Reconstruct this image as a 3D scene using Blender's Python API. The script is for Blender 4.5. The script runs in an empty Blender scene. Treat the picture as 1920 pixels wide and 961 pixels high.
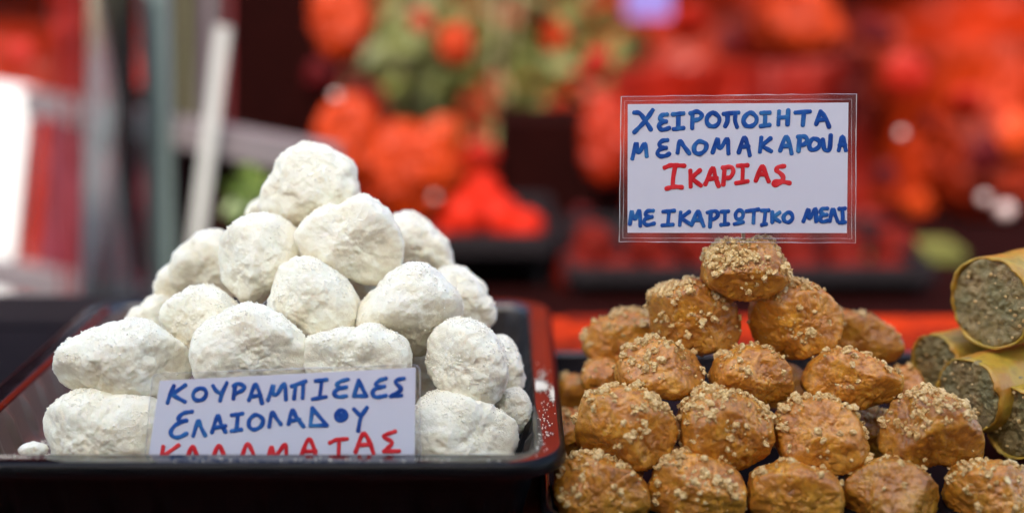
import bpy, math, random
import numpy as np
from mathutils import Vector, Matrix

random.seed(7)
rng = np.random.default_rng(11)
R = math.radians
scene = bpy.context.scene
C = scene.collection

# ------------------------------------------------------------------ camera
F = 2600.0                     # focal length in photo pixels (photo 1920 x 961)
PITCH = R(12.6)
HC = 0.336                     # camera height above the table cloth
cam_d = bpy.data.cameras.new('camera')
cam = bpy.data.objects.new('camera', cam_d)
C.objects.link(cam)
cam.location = (0, 0, HC)
cam.rotation_euler = (R(90) - PITCH, 0, 0)
cam_d.sensor_width = 36
cam_d.lens = 36 * F / 1920
cam_d.clip_start = 0.02
cam_d.clip_end = 500
cam_d.dof.use_dof = True
cam_d.dof.focus_distance = 0.862
cam_d.dof.aperture_fstop = (cam_d.lens / 1000) / 0.030
scene.camera = cam

# ------------------------------------------------------------------ sky, sun, exposure
SUN_EL, SUN_AZ = R(50), R(14)  # the sun stands behind the camera, a little to the left
w = bpy.data.worlds.new('World'); scene.world = w; w.use_nodes = True
nt = w.node_tree
sky = nt.nodes.new('ShaderNodeTexSky'); sky.sky_type = 'NISHITA'; sky.sun_disc = False
sky.sun_elevation = SUN_EL; sky.sun_rotation = R(180) + SUN_AZ; sky.air_density = 1.0; sky.dust_density = 3.0
bg = nt.nodes['Background']; bg.inputs['Strength'].default_value = 0.15
nt.links.new(sky.outputs[0], bg.inputs[0])
sd = bpy.data.lights.new('sun', 'SUN'); sd.energy = 2.0; sd.angle = R(0.5); sd.color = (1, .95, .86)
so = bpy.data.objects.new('sun', sd); C.objects.link(so)
dirv = Vector((math.sin(SUN_AZ) * math.cos(SUN_EL), math.cos(SUN_AZ) * math.cos(SUN_EL), -math.sin(SUN_EL)))
so.rotation_euler = dirv.to_track_quat('-Z', 'Y').to_euler()
so.location = (-1, -3, 4)
vs = scene.view_settings
vs.view_transform = 'Standard'; vs.look = 'None'; vs.gamma = 1; vs.use_curve_mapping = False
vs.exposure = 1.85
scene.cycles.use_denoising = True
scene.cycles.max_bounces = 8
scene.cycles.transparent_max_bounces = 12
scene.cycles.caustics_reflective = False
scene.cycles.caustics_refractive = False

# ------------------------------------------------------------------ geometry helpers
cp, sp = math.cos(PITCH), math.sin(PITCH)
RIGHT = Vector((1, 0, 0)); UP = Vector((0, sp, cp)); FWD = Vector((0, cp, -sp)); EYE = Vector((0, 0, HC))
def ray(px, py):
    return FWD + RIGHT * ((px - 960) / F) + UP * ((480.5 - py) / F)
def P(px, py, Y):
    d = ray(px, py); return EYE + d * (Y / d.y)
def PZ(px, py, z):
    d = ray(px, py); return EYE + d * ((z - HC) / d.z)
def on_plane(px, py, o, n):
    d = ray(px, py); return EYE + d * ((o - EYE).dot(n) / d.dot(n))

def hash3(ix, iy, iz, seed):
    h = (ix * 374761393 + iy * 668265263 + iz * 2147483647 + seed * 1274126177) & 0xFFFFFFFF
    h = ((h ^ (h >> 13)) * 1274126177) & 0xFFFFFFFF
    h = ((h ^ (h >> 16)) * 2246822519) & 0xFFFFFFFF
    return ((h ^ (h >> 15)) & 0xFFFFFF) / float(0xFFFFFF)
def vnoise(p, seed=0):
    i = np.floor(p).astype(np.int64); f = p - i
    u = f * f * f * (f * (f * 6 - 15) + 10)
    def hh(a, b, c): return hash3(i[:, 0] + a, i[:, 1] + b, i[:, 2] + c, seed)
    x0 = hh(0,0,0) * (1-u[:,0]) + hh(1,0,0) * u[:,0]; x1 = hh(0,1,0) * (1-u[:,0]) + hh(1,1,0) * u[:,0]
    x2 = hh(0,0,1) * (1-u[:,0]) + hh(1,0,1) * u[:,0]; x3 = hh(0,1,1) * (1-u[:,0]) + hh(1,1,1) * u[:,0]
    y0 = x0 * (1-u[:,1]) + x1 * u[:,1]; y1 = x2 * (1-u[:,1]) + x3 * u[:,1]
    return (y0 * (1-u[:,2]) + y1 * u[:,2]) * 2 - 1
def fbm(p, octv=4, seed=0, gain=.5):
    a, s, t = 1.0, np.zeros(len(p)), 0
    for k in range(octv):
        s += a * vnoise(p * (2.03 ** k) + 17.3 * k, seed + k); t += a; a *= gain
    return s / t

def mesh_obj(name, verts, faces, mat, parent=None, smooth=True):
    me = bpy.data.meshes.new(name)
    me.from_pydata([tuple(v) for v in verts], [], [tuple(f) for f in faces])
    if smooth: me.polygons.foreach_set('use_smooth', [True] * len(me.polygons))
    if mat: me.materials.append(mat)
    me.update()
    o = bpy.data.objects.new(name, me); C.objects.link(o)
    if parent: o.parent = parent
    return o
def np_mesh(name, V, T, mat, parent=None, smooth=True):
    """V (n,3) float, T (m,k) int with k = 3 or 4: fast"""
    me = bpy.data.meshes.new(name)
    k = T.shape[1]
    me.vertices.add(len(V)); me.vertices.foreach_set('co', np.ascontiguousarray(V, dtype=np.float32).ravel())
    me.loops.add(T.size); me.loops.foreach_set('vertex_index', T.astype(np.int32).ravel())
    me.polygons.add(len(T)); me.polygons.foreach_set('loop_start', np.arange(len(T), dtype=np.int32) * k)
    me.polygons.foreach_set('use_smooth', np.full(len(T), smooth))
    me.materials.append(mat); me.update(calc_edges=True); me.validate()
    o = bpy.data.objects.new(name, me); C.objects.link(o)
    if parent: o.parent = parent
    return o
def tag(o, label=None, cat=None, group=None, kind=None):
    if label: o['label'] = label
    if cat: o['category'] = cat
    if group: o['group'] = group
    if kind: o['kind'] = kind
    return o
def empty(name, loc):
    o = bpy.data.objects.new(name, None); C.objects.link(o); o.location = loc
    o.empty_display_size = .01
    return o
def put(child, parent):
    """parent a mesh whose vertices are in world space to a thing's Empty"""
    child.parent = parent; child.location = -parent.location
    return child

def ico(n):
    t = (1 + 5 ** .5) / 2
    v = [(-1,t,0),(1,t,0),(-1,-t,0),(1,-t,0),(0,-1,t),(0,1,t),(0,-1,-t),(0,1,-t),(t,0,-1),(t,0,1),(-t,0,-1),(-t,0,1)]
    f = [(0,11,5),(0,5,1),(0,1,7),(0,7,10),(0,10,11),(1,5,9),(5,11,4),(11,10,2),(10,7,6),(7,1,8),(3,9,4),(3,4,2),(3,2,6),(3,6,8),(3,8,9),(4,9,5),(2,4,11),(6,2,10),(8,6,7),(9,8,1)]
    V = np.array(v, float); T = np.array(f)
    for _ in range(n):
        E = np.sort(np.concatenate([T[:, [0,1]], T[:, [1,2]], T[:, [2,0]]]), axis=1)
        U, inv = np.unique(E, axis=0, return_inverse=True); inv = inv.ravel()
        mid = (V[U[:,0]] + V[U[:,1]]) / 2; m = len(T)
        a, b, c = inv[:m] + len(V), inv[m:2*m] + len(V), inv[2*m:] + len(V)
        V = np.concatenate([V, mid])
        T = np.concatenate([np.stack([T[:,0], a, c], 1), np.stack([T[:,1], b, a], 1), np.stack([T[:,2], c, b], 1), np.stack([a, b, c], 1)])
    V /= np.linalg.norm(V, axis=1, keepdims=True)
    return V, T
ICO = {k: ico(k) for k in (0, 1, 2, 3, 4, 5)}

def box(name, x0, x1, y0, y1, z0, z1, mat, parent=None, M=None):
    v = [(x, y, z) for x in (x0, x1) for y in (y0, y1) for z in (z0, z1)]
    if M: v = [M @ Vector(q) for q in v]
    f = [(0,1,3,2),(4,6,7,5),(0,4,5,1),(2,3,7,6),(0,2,6,4),(1,5,7,3)]
    return mesh_obj(name, v, f, mat, parent, smooth=False)
def beam(name, a, b, wd, dp, mat, parent=None):
    a, b = Vector(a), Vector(b); d = (b - a).normalized()
    s = d.cross(Vector((0, 1, 0))).normalized(); t = d.cross(s).normalized()
    v = [q + s * (i * wd / 2) + t * (j * dp / 2) for q in (a, b) for i, j in ((-1,-1),(1,-1),(1,1),(-1,1))]
    f = [(3,2,1,0),(4,5,6,7),(0,1,5,4),(1,2,6,5),(2,3,7,6),(3,0,4,7)]
    return mesh_obj(name, v, f, mat, parent, smooth=False)

# ------------------------------------------------------------------ materials
class NT:
    def __init__(s, name):
        s.m = bpy.data.materials.new(name); s.m.use_nodes = True; s.t = s.m.node_tree
        s.b = s.t.nodes['Principled BSDF']; s.out = s.t.nodes['Material Output']
        s.tc = s.t.nodes.new('ShaderNodeTexCoord')
    def n(s, typ, **kw):
        x = s.t.nodes.new(typ)
        for k, v in kw.items():
            if k in x.inputs: x.inputs[k].default_value = v
            else: setattr(x, k, v)
        return x
    def l(s, a, b): s.t.links.new(a, b)
    def noise(s, scale, detail=4, rough=.55, dist=0):
        x = s.n('ShaderNodeTexNoise', Scale=scale, Detail=detail, Roughness=rough, Distortion=dist)
        s.l(s.tc.outputs['Object'], x.inputs['Vector']); return x.outputs['Fac']
    def ramp(s, fac, stops):
        x = s.n('ShaderNodeValToRGB'); s.l(fac, x.inputs['Fac']); e = x.color_ramp.elements
        while len(e) < len(stops): e.new(.5)
        for q, (p, c) in zip(e, stops):
            q.position = p; q.color = (c, c, c, 1) if isinstance(c, (int, float)) else (*c, 1)
        return x.outputs['Color']
    def mix(s, fac, a, b, mode='MIX'):
        x = s.n('ShaderNodeMix', data_type='RGBA', blend_type=mode)
        for i, q in ((0, fac), (6, a), (7, b)):
            if isinstance(q, bpy.types.NodeSocket): s.l(q, x.inputs[i])
            else: x.inputs[i].default_value = q if i == 0 else (*q, 1)
        return x.outputs[2]
    def math(s, op, a, b=0.):
        x = s.n('ShaderNodeMath', operation=op)
        for i, q in ((0, a), (1, b)):
            if isinstance(q, bpy.types.NodeSocket): s.l(q, x.inputs[i])
            else: x.inputs[i].default_value = q
        return x.outputs[0]
    def bump(s, h, strength, dist):
        x = s.n('ShaderNodeBump', Strength=strength, Distance=dist); s.l(h, x.inputs['Height']); s.l(x.outputs[0], s.b.inputs['Normal'])
        return x
    def set(s, **kw):
        for k, v in kw.items():
            i = s.b.inputs[k.replace('_', ' ')]
            if isinstance(v, bpy.types.NodeSocket): s.l(v, i)
            else: i.default_value = (*v, 1) if isinstance(v, tuple) and len(v) == 3 else v
        return s

def plain(name, col, rough=.5, var=.12, scale=30, bump=0, coat=0, spec=.5):
    s = NT(name)
    a = tuple(max(0, c * (1 - var)) for c in col); b = tuple(min(1, c * (1 + var)) for c in col)
    s.set(Base_Color=s.mix(s.noise(scale), a, b), Roughness=rough)
    s.b.inputs['Coat Weight'].default_value = coat; s.b.inputs['Specular IOR Level'].default_value = spec
    if bump: s.bump(s.noise(scale * 4), .6, bump)
    return s.m

def sugar_mat():
    s = NT('powdered_sugar_dough')
    geo = s.n('ShaderNodeNewGeometry')
    sep = s.n('ShaderNodeSeparateXYZ'); s.l(geo.outputs['Normal'], sep.inputs[0])
    up = sep.outputs['Z']
    n1 = s.noise(48, 5, .6); n2 = s.noise(230, 4, .65); n3 = s.noise(900, 3, .7)
    # where the sugar has rubbed off, mostly low on the sides, beige dough shows
    k = s.math('ADD', s.math('MULTIPLY', up, .42), s.math('MULTIPLY', n1, 1.15))
    k = s.math('ADD', k, s.math('MULTIPLY', n2, .35))
    cov = s.ramp(k, [(.50, 0), (.86, 1)])
    dough = s.ramp(n2, [(.3, (.56, .42, .19)), (.7, (.74, .61, .34))])
    sug = s.ramp(n1, [(.3, (.91, .86, .66)), (.6, (.96, .93, .77))])
    thin = s.mix(.55, dough, (.88, .84, .75))
    col = s.mix(cov, thin, sug)
    s.set(Base_Color=col, Roughness=.92)
    s.b.inputs['Specular IOR Level'].default_value = .15
    s.b.inputs['Sheen Weight'].default_value = .15
    s.b.inputs['Subsurface Weight'].default_value = .3
    s.b.inputs['Subsurface Radius'].default_value = (.004, .003, .002)
    s.b.inputs['Subsurface Scale'].default_value = 1
    h = s.math('ADD', s.math('MULTIPLY', n2, .28), s.math('MULTIPLY', n3, .9))
    s.bump(h, .6, .0013)
    return s.m
def honey_mat():
    s = NT('syrup_soaked_cookie')
    n1 = s.noise(60, 4, .6); n2 = s.noise(260, 5, .65); n3 = s.noise(28, 3, .5)
    oi = s.n('ShaderNodeObjectInfo')
    c = s.ramp(n1, [(.28, (.24, .072, .007)), (.46, (.54, .21, .019)), (.72, (.72, .36, .040))])
    c = s.mix(s.ramp(n2, [(.35, .55), (.6, 0.)]), c, (.21, .065, .017))
    c = s.mix(s.math('MULTIPLY', s.ramp(n3, [(.45, 0.), (.7, 1.)]), .30), c, (.50, .27, .06))
    hs = s.n('ShaderNodeHueSaturation'); s.l(c, hs.inputs['Color'])
    s.l(s.math('ADD', s.math('MULTIPLY', oi.outputs['Random'], .35), .85), hs.inputs['Value'])
    s.set(Base_Color=hs.outputs[0], Roughness=s.ramp(n1, [(.3, .42), (.7, .2)]))
    s.b.inputs['Coat Weight'].default_value = .35; s.b.inputs['Coat Roughness'].default_value = .18
    s.b.inputs['Subsurface Weight'].default_value = .15
    s.b.inputs['Subsurface Radius'].default_value = (.004, .0016, .0006)
    s.b.inputs['Subsurface Scale'].default_value = 1
    s.bump(s.math('ADD', n2, s.math('MULTIPLY', n1, .6)), .6, .0018)
    return s.m
def nut_mat():
    s = NT('chopped_walnut')
    n = s.noise(420, 2)
    n1 = s.noise(90, 2)
    c = s.ramp(n, [(.3, (.42, .23, .07)), (.5, (.68, .47, .19)), (.7, (.84, .68, .36))])
    s.set(Base_Color=s.mix(s.ramp(n1, [(.4, 0.), (.65, .5)]), c, (.47, .27, .09)), Roughness=.42)
    s.b.inputs['Subsurface Weight'].default_value = .1
    s.b.inputs['Subsurface Radius'].default_value = (.002, .0015, .001)
    s.b.inputs['Subsurface Scale'].default_value = 1
    return s.m
def tray_mat(name='black_tray_plastic', base=(.012, .012, .014), rough=.17, coat=.4):
    s = NT(name)
    n = s.noise(160, 5, .7); n2 = s.noise(35, 3)
    dust = s.ramp(n, [(.60, 0.), (.9, .22)])
    s.b.inputs['IOR'].default_value = 1.5 if coat else 1.75
    s.set(Base_Color=s.mix(dust, base, (.30, .28, .27)), Roughness=s.ramp(n2, [(.3, rough), (.75, rough + .16)]))
    s.b.inputs['Coat Weight'].default_value = coat
    s.bump(n2, .12, .002)
    return s.m
def paper_mat():
    s = NT('laminated_white_paper')
    s.set(Base_Color=s.mix(s.noise(14, 2), (.62, .64, .76), (.66, .68, .79)), Roughness=.5)
    s.b.inputs['Coat Weight'].default_value = .6; s.b.inputs['Coat Roughness'].default_value = .08
    x = s.n('ShaderNodeBump', Strength=.25, Distance=.004); s.l(s.noise(22, 2), x.inputs['Height']); s.l(x.outputs[0], s.b.inputs['Coat Normal'])
    return s.m
def film_mat(name, t=.8, tint=(1, 1, 1), diff=(.8, .8, .8), rough=.08):
    s = NT(name)
    tr = s.n('ShaderNodeBsdfTransparent'); tr.inputs[0].default_value = (*tint, 1)
    gl = s.n('ShaderNodeBsdfGlossy', Roughness=rough); df = s.n('ShaderNodeBsdfDiffuse'); df.inputs[0].default_value = (*diff, 1)
    m1 = s.n('ShaderNodeMixShader'); m1.inputs[0].default_value = .5; s.l(gl.outputs[0], m1.inputs[1]); s.l(df.outputs[0], m1.inputs[2])
    m2 = s.n('ShaderNodeMixShader'); m2.inputs[0].default_value = t
    s.l(m1.outputs[0], m2.inputs[1]); s.l(tr.outputs[0], m2.inputs[2]); s.l(m2.outputs[0], s.out.inputs['Surface'])
    s.l(s.ramp(s.noise(60, 3), [(.3, t - .05), (.75, t + .05)]), m2.inputs[0])
    return s.m
def crumpled_red(name, a, b, rough=.3, scale=6, trans=.3, bump=.03):
    s = NT(name)
    n = s.noise(scale, 4, .6, .6)
    col = s.ramp(n, [(.3, a), (.7, b)])
    s.set(Base_Color=col, Roughness=rough)
    s.b.inputs['Specular IOR Level'].default_value = .15
    s.bump(s.noise(scale * 4, 3, .6, .8), .5, bump)
    tl = s.n('ShaderNodeBsdfTranslucent'); s.l(col, tl.inputs[0])
    m = s.n('ShaderNodeMixShader'); m.inputs[0].default_value = trans
    s.l(s.b.outputs[0], m.inputs[1]); s.l(tl.outputs[0], m.inputs[2]); s.l(m.outputs[0], s.out.inputs['Surface'])
    return s.m

SUGAR_GRAIN = plain('loose_powdered_sugar', (.93, .90, .78), .95, .03, 60, spec=.1)
SUGAR, HONEY, NUT = sugar_mat(), honey_mat(), nut_mat()
TRAY = tray_mat()
d_ = NT('sugar_dusted_black_plastic')
sx_ = d_.n('ShaderNodeSeparateXYZ'); d_.l(d_.tc.outputs['Object'], sx_.inputs[0])
dust_ = d_.math('ADD', d_.math('MULTIPLY', sx_.outputs['X'], -2.2), d_.math('MULTIPLY', d_.noise(40, 5, .7), .9))
d_.set(Base_Color=d_.ramp(dust_, [(.35, (.010, .009, .010)), (.62, (.035, .026, .022)), (.95, (.13, .09, .075))]), Roughness=.42)
d_.b.inputs['Specular IOR Level'].default_value = .3
TRAY_DUSTY = d_.m
DARK = plain('dark_crate_plastic', (.006, .004, .005), .8, .4, 30, spec=.12)
LIPM = plain('black_lip_plastic', (.003, .003, .004), .32, .2, 90, spec=.16)
WALLM = plain('black_tray_outside', (.0035, .0035, .005), .55, .2, 40, spec=.12)
RIM = tray_mat('glossy_black_rim', base=(.006, .005, .006), rough=.07, coat=0)
PAPER = paper_mat()
FILM = film_mat('clear_lamination_film', .93, diff=(.5, .45, .45))
FILM_EDGE = film_mat('film_cut_edge', .35, diff=(.85, .8, .78))
def ink(name, a, b, c):
    s = NT(name); n = s.noise(75, 4, .65); s.set(Base_Color=s.ramp(n, [(.3, a), (.5, b), (.68, c)]), Roughness=.35); return s.m
INK_BLUE = ink('blue_marker_ink', (.006, .04, .24), (.012, .085, .36), (.04, .19, .44))
INK_RED = ink('red_marker_ink', (.48, .010, .018), (.62, .018, .028), (.72, .05, .06))
WOOD = plain('pale_wood', (.62, .5, .3), .6)
CLOTH = NT('red_table_cloth')
CLOTH.set(Base_Color=CLOTH.mix(CLOTH.noise(16), (.10, .003, .001), (.40, .026, .002)), Roughness=.35)
CLOTH.b.inputs['Specular IOR Level'].default_value = .25
CLOTH.bump(CLOTH.noise(14, 3), .3, .01)
CLOTH = CLOTH.m

# ------------------------------------------------------------------ the setting
def sheet(name, x0, x1, y0, y1, z, mat):
    return tag(mesh_obj(name, [(x0,y0,z),(x1,y0,z),(x1,y1,z),(x0,y1,z)], [(0,1,2,3)], mat, smooth=False), kind='structure')
PAVE = plain('grey_pavement', (.05, .05, .05), .85, .25, 3, bump=.004)
sheet('pavement', -120, 120, -120, 120, -.93, PAVE)

tb = empty('display_table', (0, .9, -.9))
tag(tb, 'display table under glossy red cloth that carries both black trays', 'table')
put(box('table_top', -.75, .9, .52, 1.245, -.035, 0, CLOTH), tb)
for x, y in ((-.7, .57), (.85, .57), (-.7, 1.22), (.85, 1.22)):
    put(box('leg', x - .02, x + .02, y - .02, y + .02, -.9285, -.035, TRAY), tb)

# added awning, out of view, that blocks the sun and softens its light
an = empty('added_awning', (0, -.9, -.9))
tag(an, 'added white canvas on thin poles, out of view, shading the goods', 'awning')
AW = crumpled_red('white_canvas', (.80, .77, .70), (.84, .81, .74), .8, 2, .8, .002)
AZ = 1.5
ey = 1.165 - (AZ / math.tan(SUN_EL)) * math.cos(SUN_AZ)
put(box('canvas', -1.9, 1.6, -1.7, ey, AZ, AZ + .004, AW), an)
for x in (-1.88, 1.58):
    put(box('pole', x - .015, x + .015, -1.69, -1.66, -.9285, AZ - .001, TRAY), an)
    put(box('pole', x - .015, x + .015, ey - .04, ey - .01, -.9285, AZ - .001, TRAY), an)

# ------------------------------------------------------------------ trays
def rrect(x0, x1, y0, y1, r, per=14, side=40):
    """points and outward normals of a rounded rectangle, counter-clockwise, starting mid-front"""
    pts = []
    cs = [(x1 - r, y0 + r, -90), (x1 - r, y1 - r, 0), (x0 + r, y1 - r, 90), (x0 + r, y0 + r, 180)]
    for k, (cx, cy, a0) in enumerate(cs):
        for i in range(per + 1):
            a = R(a0 + 90 * i / per); pts.append((cx + r * math.cos(a), cy + r * math.sin(a), math.cos(a), math.sin(a)))
        nx_, ny_, na = cs[(k + 1) % 4]
        a = R(a0 + 90); p = (cx + r * math.cos(a), cy + r * math.sin(a)); b = R(na)
        q = (nx_ + r * math.cos(b), ny_ + r * math.sin(b))
        for i in range(1, side):
            t = i / side; pts.append((p[0] + (q[0] - p[0]) * t, p[1] + (q[1] - p[1]) * t, math.cos(a), math.sin(a)))
    return pts
def make_tray(name, x0, x1, y0, y1, r, prof_in, prof_out, label, rib=0.0, rib_rows=(), side=120, mat=TRAY, group=None, rim_n=4, basin=None):
    pts = rrect(x0, x1, y0, y1, r, 14, side)
    n = len(pts); t = empty(name, ((x0 + x1) / 2, (y0 + y1) / 2, 0)); tag(t, label, 'tray', group)
    def ring(prof, off=0):
        V = []
        for j, (d, z) in enumerate(prof):
            for i, (x, y, nx_, ny_) in enumerate(pts):
                dd = d
                if rib and j + off in rib_rows: dd += rib * (1 if (i // 3) % 4 == 0 else 0)
                V.append((x - nx_ * dd, y - ny_ * dd, z))
        Fc = [(j * n + i, j * n + (i + 1) % n, (j + 1) * n + (i + 1) % n, (j + 1) * n + i) for j in range(len(prof) - 1) for i in range(n)]
        return V, Fc
    V, Fc = ring(prof_in[:rim_n + 1])
    if rim_n > 4:
        V, Fc = ring(prof_in[:5]); put(mesh_obj('tray_lip', V, Fc, LIPM), t)
        V, Fc = ring(prof_in[4:rim_n + 1])
    put(mesh_obj('tray_rim', V, Fc, RIM if mat is TRAY else mat), t)
    V, Fc = ring(prof_in[rim_n:], rim_n); prof_in = prof_in[rim_n:]
    k = len(V); base = V[-n:]
    V.append((t.location.x, t.location.y, base[0][2])); m = (len(prof_in) - 1) * n
    Fc += [(m + i, m + (i + 1) % n, k) for i in range(n)]
    put(mesh_obj('tray_basin', V, Fc, basin or mat), t)
    V, Fc = ring(prof_out)
    put(mesh_obj('tray_wall', V, Fc[::1], WALLM), t)
    return t
RZ = .05
tray1 = make_tray('sweet_tray', -.345, .0315, .74, 1.117, .036,
    [(.0, .0405), (-.0006, .0425), (0, .0468), (.0012, .0492), (.0035, RZ), (.0160, RZ), (.0176, .0488), (.0186, .046), (.0205, .040), (.023, .030), (.0255, .022), (.029, .0165), (.034, .015)],
    [(0.0, .0405), (.0012, .0405), (.002, .044), (.004, .0465), (.0135, .0465), (.0160, .043), (.0165, .038), (.021, .022), (.024, .010), (.026, .001), (.05, .0008)],
    'deep black plastic tray heaped with white sugared cookies', rib=.003, rib_rows=(8, 9, 10), rim_n=7, basin=TRAY_DUSTY)
# rolled bead under the lip
tray2 = make_tray('sweet_tray', .017, .56, .737, 1.075, .022,
    [(0, .013), (0, .0165), (.001, .018), (.005, .018), (.0062, .0165), (.009, .008), (.013, .0042), (.018, .0036)],
    [(0, .013), (.001, .013), (.002, .0155), (.005, .0155), (.007, .008), (.011, .001), (.03, .0008)],
    'low black tray under the heap of brown walnut cookies', rib=0, side=60, basin=DARK)

# ------------------------------------------------------------------ cookies from outlines
def cookie_mesh(pts, Y, dep, seed, lvl=5, amp=.05, rough=.02, bulge=2.0, micro=.012, facets=0, ck=1.0, soft=.07):
    """outline points in the photo -> a rounded solid with real depth at distance Y; returns world verts, tris, centre, radius"""
    pts = np.array(pts, float)
    c = (pts.min(0) + pts.max(0)) / 2
    d = pts - c
    ang = np.arctan2(-d[:, 1], d[:, 0]); rad = np.hypot(d[:, 0], d[:, 1])
    o = np.argsort(ang); ang, rad = ang[o], rad[o]
    A = np.concatenate([ang - 2 * np.pi, ang, ang + 2 * np.pi]); Rr = np.concatenate([rad] * 3)
    grid = np.linspace(-np.pi, np.pi, 181)[:-1]
    g = np.interp(grid, A, Rr)
    ker = np.exp(-.5 * (np.arange(-12, 13) / 1.5) ** 2); ker /= ker.sum()
    g = np.convolve(np.concatenate([g[-12:], g, g[:12]]), ker, 'valid')
    V, T = ICO[lvl]
    x, z, y = V[:, 0], V[:, 2], V[:, 1]     # x right, z up (in the picture), y away
    th = np.arctan2(z, x)
    Rt = np.interp(th, np.concatenate([grid, [np.pi]]), np.concatenate([g, [g[0]]]))
    cen = P(c[0], c[1], Y); depth = (cen - EYE).dot(FWD); s = depth / F
    Rt = Rt * s
    rxz = np.hypot(x, z)
    r = (np.power(rxz / Rt, bulge) + np.power(np.abs(y) / dep, bulge)) ** (-1 / bulge)
    sc = .5 * (Rt.mean() + dep)
    # flattened facets on the side towards the viewer and away, so the lump is not a ball
    rr_ = np.random.default_rng(seed * 13 + 5)
    for k_ in range(facets):
        nv = np.array([rr_.normal() * .55, -1.0 if k_ % 3 else 1.0, rr_.normal() * .55 - .12]); nv /= np.linalg.norm(nv)
        cosv = np.maximum(V @ nv, 1e-3)
        hh_ = np.sqrt((nv[0] * Rt.mean()) ** 2 + (nv[1] * dep) ** 2 + (nv[2] * Rt.mean()) ** 2) * rr_.uniform(.70, .90)
        pl = hh_ / cosv
        kk = soft * dep
        h_ = np.clip(.5 + .5 * (pl - r) / kk, 0, 1)
        r = pl * (1 - h_) + r * h_ - kk * h_ * (1 - h_)
    q = V * 1.0
    nz = fbm(q * 1.9 + seed * 3.1, 3, seed) * amp + fbm(q * 5.5 + seed, 3, seed + 5) * rough
    fz = fbm(q * 17 + seed, 3, seed + 9, .7) * micro
    cell = np.abs(fbm(q * 3.3 + 9 + seed, 3, seed + 21)); crack = -np.clip(.06 - cell, 0, .06) * rough * 12 * ck
    r = r + sc * (nz + fz + crack)
    L = np.stack([x * r, y * r, z * r], 1)
    B = np.array([[*RIGHT], [*FWD], [*UP]])
    W = L @ B + np.array([*cen])
    return W, T, cen, sc
def bottom_clip(W, zf):
    W[:, 2] = np.where(W[:, 2] < zf, zf + (W[:, 2] - zf) * .02, W[:, 2]); return W

def circ(x, y, rx, ry=None, n=10, seed=0):
    ry = ry or rx; rr = random.Random(seed)
    return [(x + rx * math.cos(2*math.pi*i/n) * rr.uniform(.93, 1.05), y + ry * math.sin(2*math.pi*i/n) * rr.uniform(.93, 1.05)) for i in range(n)]

def crumbs(W, T, cen, sc, seed, parent, count, mat=NUT, top=.1, size=(.0005, .0026), bias=None, name='walnut_crumbs', lv=1):
    r_ = np.random.default_rng(seed)
    P0 = W[T].mean(1); a, b, c = W[T[:,0]], W[T[:,1]], W[T[:,2]]
    nn = np.cross(b - a, c - a); ar = np.linalg.norm(nn, axis=1); nn /= ar[:, None] + 1e-12
    if (nn * (P0 - np.array([*cen]))).sum() < 0: nn = -nn
    q = (P0 - np.array([*cen])) / sc
    nz = fbm(q * 2.1 + seed * 1.7, 2, seed) * 1.0 + fbm(q * 6 + seed, 2, seed + 3) * .35
    sco = nn[:, 2] * 2.0 + nz * 2.0 - 1.0 + (bias if bias is not None else 0)
    pr = np.clip(sco, 0, 1) ** 1.1 + .005
    pr = pr * ar; pr /= pr.sum()
    idx = r_.choice(len(P0), count, p=pr)
    V0, T0 = ICO[lv]
    Vs, Ts = [], []
    for k, i in enumerate(idx):
        s = (size[0] + (size[1] - size[0]) * r_.random() ** 2.2) * (1.3 if r_.random() < .05 else 1)
        M = r_.normal(size=(3, 3)); Q, _ = np.linalg.qr(M)
        v = V0 * (1 + r_.uniform(-.42, .30, (len(V0), 1)))
        v = (v * np.array([s * r_.uniform(.8, 1.4), s, s * r_.uniform(.6, 1)])) @ Q
        Vs.append(v + P0[i] + nn[i] * s * r_.uniform(.1, .75)); Ts.append(T0 + len(V0) * k)
    V = np.concatenate(Vs); Tt = np.concatenate(Ts)
    o = np_mesh(name, V - np.array([*parent.location]), Tt, mat, parent, smooth=False)
    o['kind'] = 'stuff'
    return o

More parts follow.
